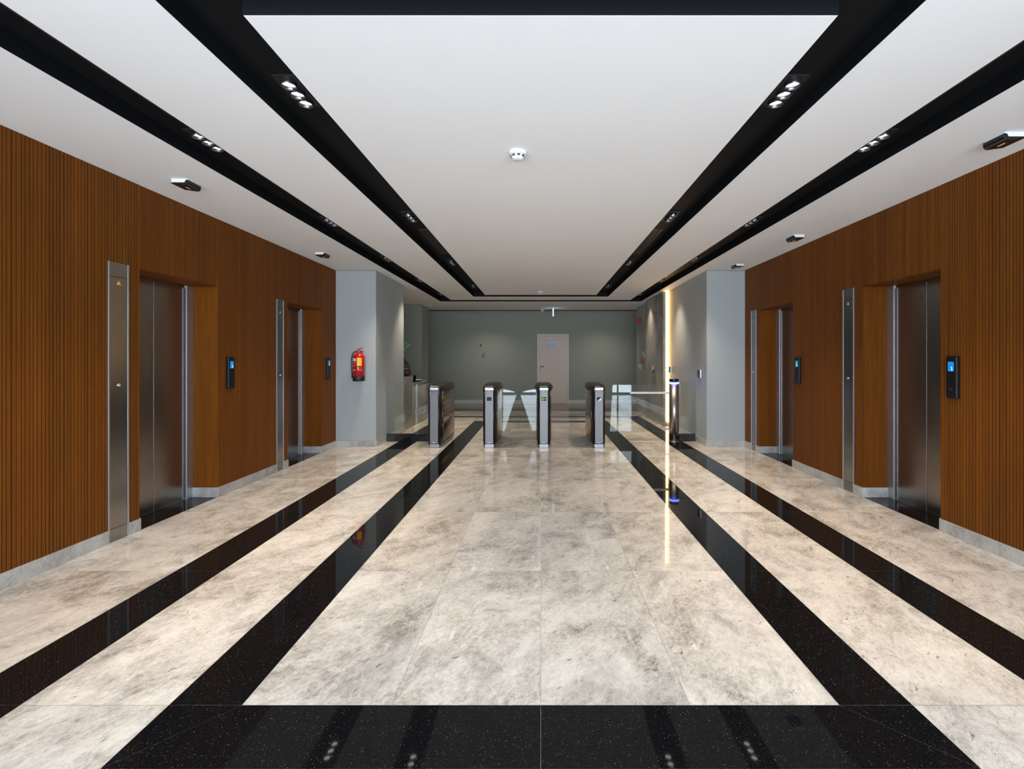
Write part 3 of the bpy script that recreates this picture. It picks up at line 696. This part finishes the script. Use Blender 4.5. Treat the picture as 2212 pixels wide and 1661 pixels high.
# ------------------------------------------------------------------ turnstiles
LEN = 1.25; YT = 7.39
def outline(wf, wm, ins=0.0, y0=0.0, y1=LEN, n=18, rc=.03):
    """plan of the cabinet: narrow ends, swelling middle, rounded corners"""
    W_ = lambda y: wf+(wm-wf)*max(0.0, math.sin(PI*min(max((y-y0)/(y1-y0), 0), 1)))**.9-ins
    ya, yb = y0+ins+rc, y1-ins-rc; w0, w1 = W_(ya), W_(yb)
    q = [(w0-rc+rc*math.sin(a), ya-rc*math.cos(a)) for a in [PI/2*k/5 for k in range(6)]]
    p = [(w1-rc+rc*math.cos(a), yb+rc*math.sin(a)) for a in [PI/2*k/5 for k in range(6)]]
    mid = [(W_(ya+(yb-ya)*i/n), ya+(yb-ya)*i/n) for i in range(1, n)]
    R = q+mid+p
    return R+[(-x, y) for x, y in reversed(R)]
def turnstile(x, label, disp, flap):
    e = empty('turnstile', (x, YT, 0)); tag(e, label, 'turnstile', 'row of four turnstiles')
    O = outline(.094, .128)
    ring = lambda o, z: [(a, b_, z) for a, b_ in o]
    b = MB(); b.loft([ring(outline(.090, .118, .0), .0005), ring(outline(.090, .118, .0), .064)], smooth=True); b.build('plinth', 'bronze_steel', e)
    b = MB(); b.loft([ring(outline(.094, .124), .066), ring(outline(.094, .124), .925)]); b.build('body', 'black_satin', e)
    b = MB(); rings = []
    for z, ins in ((.890, .001), (.900, -.002), (.918, -.005), (.938, -.005), (.956, .000), (.972, .010), (.984, .026), (.991, .046), (.993, .062)):
        oo = []
        for a, y in outline(.095, .140, max(ins, 0), -.002+max(0, ins*1.2), LEN+.01, rc=.03):
            k = (1+(-ins if ins < 0 else 0)*3.0/.13*math.sin(PI*min(max(y/LEN, 0), 1)))
            dz = -.022*max(0, 1-(y)/.30)**1.5 - .022*max(0, 1-(LEN-y)/.30)**1.5
            oo.append((a*k, y, z+dz*(z-.9)/.08))
        rings.append(oo)
    b.loft(rings); b.build('cap', 'cap_black', e)
    # side panels: bulged glossy sheets with rows of square openings
    for sg in (-1, 1):
        b = MB(); n = 16; vs = []
        for i in range(n+1):
            t = .10+.80*i/n; y = LEN*t; wd = .094+(.124-.094)*math.sin(PI*t)**.9
            for z in (.09, .895): vs += [(sg*(wd+.001), y, z), (sg*(wd+.006), y, z)]
        fs = []
        for i in range(n):
            a = 4*i; c2 = a+4; fs += [(a+1, c2+1, c2+3, a+3), (a, a+2, c2+2, c2), (a, c2, c2+1, a+1), (a+2, a+3, c2+3, c2+2)]
        fs += [(0, 1, 3, 2), (4*n, 4*n+2, 4*n+3, 4*n+1)]
        b.add(vs, fs, 0, True); b.build('side_panel', 'perforated', e)
    pw = .063
    b = MB(); b.box(-pw, pw, -.005, .012, .070, .912); b.build('front_plate', 'plate_steel', e, bevel=.002)
    b = MB(); b.prism([(-.007, .921), (.02, .921), (.06, .962), (.055, .975), (.008, .952), (-.007, .940)], 'x', -pw, pw); b.box(-pw, pw, -.0075, .005, .914, .919)
    b.build('top_trim', 'bright_steel', e, bevel=.001)
    b = MB(); b.box(-pw-.005, pw+.005, -.0035, .010, .002, .062); b.build('kick_plate', 'kick_steel', e, bevel=.001)
    b = MB(); b.box(-.040, .040, -.0065, -.0035, .880, .894, 0)
    if disp is not None:
        xx = -.030
        for wd in (.006, .008, .005, .008, .006, .007): b.box(xx, xx+wd, -.0072, -.0060, .884, .890, 1); xx += wd+.003
    b.build('maker_label', ['blue_label', 'pale_label'], e)
    b = MB(); b.box(-.028, .028, -.0065, -.0035, .079, .086); b.build('rating_label', 'white_label', e)
    if disp:
        b = MB(); b.box(-.040, .040, -.0075, -.0035, .740, .804); d = b.build('display', 'screen_dark', e, bevel=.001)
        b = MB()
        for q in ((-.043, -.040, .737, .807), (.040, .043, .737, .807), (-.043, .043, .737, .740), (-.043, .043, .804, .807)): b.box(q[0], q[1], -.0085, -.0035, q[2], q[3])
        b.build('bezel', 'kick_steel', d)
        if disp == 'arrow':
            b = MB(); z = .772
            b.box(-.022, .032, -.0088, -.0076, z-.0035, z+.0035)
            for s_ in (-1, 1): b.prism([(-.032, z), (-.027, z), (-.003, z+s_*.026), (-.008, z+s_*.026)], 'y', -.0088, -.0076)
            b.prism([(-.032, z), (-.022, z+.008), (-.022, z-.008)], 'y', -.0088, -.0076)
            b.build('arrow', 'arrow_green', d)['label'] = 'green arrow pointing left'
        if disp == 'glare':
            b = MB(); b.prism([(-.03, .748), (.03, .748), (.03, .795), (.012, .765)], 'y', -.0080, -.0072); b.build('screen_glare', 'panel_steel', d)  # painted-on glare: a pale wedge laid over the dark screen
    # small bolts on the shoulders
    for sg in (-1, 1):
        b = MB(); n = 10; b.loft([[(sg*(.108+d), .17+.006*math.cos(2*PI*i/n), .875+.006*math.sin(2*PI*i/n)) for i in range(n)] for d in (0, .008)]); b.build('bolt', 'bright_steel', e)
    if flap:
        P = [(.10, .20), (.118, .19), (.19, .17), (.197, .185), (.392, .775), (.402, .80), (.400, .815), (.385, .828), (.34, .846), (.28, .864), (.20, .880), (.13, .886), (.10, .886)]
        P = [(flap*a, z) for a, z in P]
        b = MB(); b.prism(P, 'y', .62, .632); b.build('flap', 'glass', e)['label'] = 'clear glass wing flap'
    return e
turnstile(-1.678, 'leftmost turnstile of the four, no display on its front', None, 0)
turnstile(-.81, 'turnstile with blank display and a glass flap on its right side', 'off', 1)
turnstile(.05, 'turnstile showing a green left arrow, glass flap on its left side', 'arrow', -1)
turnstile(.918, 'rightmost turnstile of the four, next to the wide glass gate', 'glare', 0)

# ------------------------------------------------------------------ bollard with blue light ring and swing gate
BX, BY = 2.27, 8.0
e = empty('gate_bollard', (BX, BY, 0)); tag(e, 'round stainless steel gate post with a glowing blue ring at its top', 'bollard')
b = MB(); b.lathe([(.078, .0005), (.078, .985)], 0, 0, n=48); b.build('post', 'post_steel', e)
b = MB(); b.lathe([(.086, .0005), (.086, .010), (.079, .012)], 0, 0, n=48); b.build('base_ring', 'steel', e)
b = MB(); b.lathe([(.080, .985), (.082, .988), (.082, 1.000), (.080, 1.003)], 0, 0, n=48); b.build('light_ring', 'led_blue', e)
b = MB(); b.lathe([(.077, 1.003), (.077, 1.055), (.072, 1.062), (.001, 1.063)], 0, 0, n=48); b.build('cap', 'cap_blue', e)
e = empty('glass_gate', (BX-.092, BY, 0)); tag(e, 'wide clear glass swing gate hung from the bollard beside the rightmost turnstile', 'glass gate')
b = MB(); b.prism([(-1.0, .17), (-.02, .17), (-.02, .96), (-.93, .96), (-.955, .95)], 'y', -.006, .006); g_ = b.build('pane', 'glass', e)
b = MB(); b.box(-.66, .01, -.018, -.006, .808, .840); b.box(-.66, .01, .006, .018, .808, .840); b.build('clamp_rail', 'white_trim', e, bevel=.003)['label'] = 'pale horizontal clamp rail'
for z in (.22, .82):
    b = MB(); b.box(-.05, .006, -.022, .022, z-.02, z+.02); b.build('hinge', 'steel', e, bevel=.003)
# fixed glass fences on black plinths
def fence(x0, x1, label, splits):
    e = empty('glass_fence', ((x0+x1)/2, 8.0, 0)); tag(e, label, 'glass fence', 'fixed glass fences on black kerbs'); cx = (x0+x1)/2
    b = MB(); b.box(x0-cx, x1-cx, -.04, .04, .0005, .128); b.build('kerb', 'granite_plain', e, bevel=.002)
    xs = [x0+.004]+splits+[x1-.004]
    for a, c2 in zip(xs, xs[1:]):
        b = MB(); b.box(a+.003-cx, c2-.003-cx, -.005, .005, .126, .975); b.build('pane', 'glass', e)
        b = MB(); b.box(a+.003-cx, a+.0055-cx, -.0052, .0052, .128, .975); b.box(c2-.0055-cx, c2-.003-cx, -.0052, .0052, .128, .975); b.box(a+.003-cx, c2-.003-cx, -.0052, .0052, .9745, .9765); b.build('pane_edge', 'glass_edge', e)
M['granite_plain'] = mat('kerb_black', (0.006, 0.006, 0.007), 0.12)
fence(-2.61, -1.835, 'long clear glass fence on a black kerb between left column and turnstiles', [-2.18])
fence(BX+.09, XCR-.03, 'short glass fence on a black kerb between the bollard and right wall', [])

# ------------------------------------------------------------------ reception counter with bag, plant, devices
e = empty('reception_counter', (-2.9, 10.1, 0)); tag(e, 'grey veined stone reception counter with a raised near section', 'counter')
def pc(mb, nm, m, bev=0):
    o = mb.build(nm, m, bevel=bev); o.location = o.location-e.location; o.parent = e
b = MB(); b.box(-3.30, -2.66, 9.06, 9.775, .0005, 1.05); pc(b, 'raised_section', 'stone', .003)
b = MB(); R = .12; pts = [(-3.30, 9.785), (-2.66, 9.785)]+[(-2.66-R+R*math.cos(a), 11.06-R+R*math.sin(a)) for a in [PI/2*k/8 for k in range(9)]]+[(-3.30, 11.06)]
b.prism(pts, 'z', .0005, .86, 0, True); pc(b, 'low_section', 'stone')
b = MB(); pts2 = [(x-.0 if x < -3 else x+.008, y) for x, y in pts]; b.prism(pts2, 'z', .862, .90); pc(b, 'worktop', 'stone', .002)
e = empty('backpack', (-2.785, 9.55, 1.05)); tag(e, 'black backpack with orange trim sitting on the raised counter', 'backpack')
b = MB(); rings = []
for z, sx_, sy_, ox in ((.001, .11, .08, 0), (.03, .135, .10, 0), (.10, .140, .105, 0), (.17, .130, .098, -.01), (.22, .11, .085, -.02), (.25, .085, .07, -.03)):
    rings.append([(ox+sx_*(abs(math.cos(a))**.7)*math.copysign(1, math.cos(a)), sy_*(abs(math.sin(a))**.7)*math.copysign(1, math.sin(a)), z) for a in [2*PI*i/28 for i in range(28)]])
b.loft(rings); b.build('bag_body', 'fabric', e)
b = MB(); rr_ = random.Random(5); rings = []
for k, z in enumerate((.24, .27, .30, .325, .35, .375, .395, .41)):
    s_ = (.100, .108, .090, .098, .080, .084, .066, .03)[k]; ox = -.02-.010*k
    rings.append([(ox+s_*math.cos(a)*(1+.12*math.sin(3*a+k)), s_*.8*math.sin(a)*(1+.1*math.cos(4*a+k)), z) for a in [2*PI*i/24 for i in range(24)]])
b.loft(rings); b.build('rolled_top', 'fabric', e)
for z in (.085, .165):
    b = MB(); b.tube([(x, -.103+.012*abs(x)/.1+.002, z+.012*math.cos(x*30+1)) for x in [-.08+.02*i for i in range(11)]], .004, 8); b.build('piping', 'orange', e)
b = MB(); b.tube([(.09, -.03, .20), (.12, -.05, .235), (.15, -.06, .225), (.155, -.06, .20)], .006, 8); b.build('strap', 'fabric', e)
e = empty('potted_plant', (-3.02, 9.42, 1.05)); tag(e, 'potted plant with green feathery leaves behind the left column edge', 'plant')
b = MB(); b.lathe([(.06, .001), (.085, .12), (.09, .15), (.08, .15), (.075, .12)], 0, 0, n=28); b.build('pot', 'pot', e)
rr_ = random.Random(11)
def frond(az, el, ln):
    b = MB(); d = Vector((math.cos(az)*math.cos(el), math.sin(az)*math.cos(el), math.sin(el))); pts = []
    for i in range(9):
        t = i/8; p = Vector((0, 0, .12))+d*ln*t+Vector((0, 0, -.10*t*t)); pts.append(p)
    b.tube(pts, [.005*(1-.7*i/8) for i in range(9)], 6)
    side = (d.cross(Vector((0, 0, 1)))*.3+d.cross(Vector((0, 1, 0)))*.95).normalized()
    for i in range(2, 9):
        for sg in (-1, 1):
            p = pts[i]; l_ = .075*(1.1-.5*abs(i-5)/4); tip = p+side*sg*l_*.9+d*l_*.6+Vector((0, 0, .012)); m_ = (p+tip)/2; n_ = d*.024+Vector((0, 0, .006))
            b.add([p, m_+n_+Vector((0, 0, .008)), tip, m_-n_+Vector((0, 0, .008))], [(0, 1, 2, 3)], 0)
    b.build('leaf', 'leaf', e)
frond(math.radians(4), math.radians(61), .69); frond(math.radians(-35), math.radians(70), .60)
for k in range(7): frond(rr_.uniform(1.2, 5.4), rr_.uniform(.9, 1.35), rr_.uniform(.42, .6))
e = empty('desk_phone', (-2.71, 10.10, .90)); tag(e, 'small upright black device on the low counter behind the raised section', 'device')
b = MB(); b.box(-.035, .03, -.03, .03, .0005, .012); b.build('foot', 'black_matte', e)
b = MB(); b.prism([(-.02, .012), (.0, .012), (.02, .150), (.005, .150)], 'x', -.03, .025); b.build('display_body', 'black_gloss', e, bevel=.003)
e = empty('paper_tray', (-2.80, 10.55, .90)); tag(e, 'flat white tray on top of the low counter end', 'tray')
b = MB(); b.box(-.10, .11, -.15, .15, .0005, .030); b.build('tray_body', 'screen_dark', e, bevel=.003)
b = MB(); b.box(-.095, .105, -.145, .145, .031, .038); b.build('sheet', 'paper', e)

# ------------------------------------------------------------------ fire extinguisher on the left column
EX, EY, EZ = -2.865, YCOL-.105, 1.052
e = empty('fire_extinguisher', (EX, EY, EZ)); tag(e, 'red fire extinguisher with yellow label hung on the left grey column', 'fire extinguisher')
b = MB(); b.lathe([(.088, .075), (.088, .37), (.084, .395), (.070, .418), (.045, .434), (.026, .440), (.024, .452), (.001, .453)], 0, 0, n=44); cyl = b.build('cylinder', 'red', e)
b = MB(); b.lathe([(.082, .0), (.090, .004), (.0905, .078), (.088, .080)], 0, 0, n=44); b.build('base_boot', 'black_matte', e)
b = MB(); b.lathe([(.022, .452), (.022, .475), (.015, .478), (.001, .479)], 0, 0, n=20); b.tube([(-.05, 0, .464), (.03, 0, .464)], .010); b.build('valve', 'bright_steel', e)
b = MB(); b.prism([(-.02, .470), (.01, .480), (.075, .462), (.082, .468), (.082, .455), (.01, .466), (-.02, .458)], 'y', -.011, .011); b.build('grip', 'red', e, bevel=.002)
b = MB(); b.prism([(-.022, .475), (-.012, .500), (.060, .530), (.072, .528), (.0, .490), (-.012, .472)], 'y', -.011, .011); b.build('lever', 'red', e, bevel=.002)
b = MB(); b.tube([(-.045, 0, .464), (-.075, 0, .455), (-.098, 0, .42), (-.108, -.004, .36), (-.107, -.008, .25), (-.103, -.01, .15), (-.098, -.01, .11)], .0085, 12); b.build('hose', 'black_matte', e)
b = MB(); b.tube([(-.098, -.01, .112), (-.096, -.01, .05)], [.009, .013], 14); b.build('nozzle', 'black_matte', e)
def lab(a0, a1, z0, z1, m, nm, r=.0888):
    b = MB(); n = 10; vs = []
    for i in range(n+1):
        a = math.radians(a0+(a1-a0)*i/n); vs += [(r*math.sin(a), -r*math.cos(a), z0), (r*math.sin(a), -r*math.cos(a), z1)]
    b.add(vs, [(2*i, 2*i+2, 2*i+3, 2*i+1) for i in range(n)], 0, True); return b.build(nm, m, cyl)
lab(3, 52, .240, .362, 'yellow', 'yellow_label', .0893)
lab(-62, -8, .312, .358, 'white_label', 'white_label')
for z in (.29, .275, .25, .235): lab(-58, -12, z, z+.004, 'label_text', 'text_line')
lab(-60, -12, .165, .185, 'label_text', 'text_line'); lab(8, 58, .205, .209, 'label_text', 'text_line'); lab(8, 20, .18, .225, 'label_text', 'pictogram'); lab(8, 58, .172, .180, 'label_text', 'text_line')
b = MB(); b.box(-.02, .02, .09, .105, .30, .48); b.box(-.012, .012, .02, .10, .44, .45); b.build('wall_bracket', 'red', e)

# cladding behind: close the shafts behind the wood walls so no light leaks
b = MB(); b.box(XL-.34, XL-.301, YW, YCOL, 0, ZC+.1); struct(b.build('wall_shaft_left', 'dark_gap'))
b = MB(); b.box(XR+.301, XR+.34, YW, YCOL, 0, ZC+.1); struct(b.build('wall_shaft_right', 'dark_gap'))
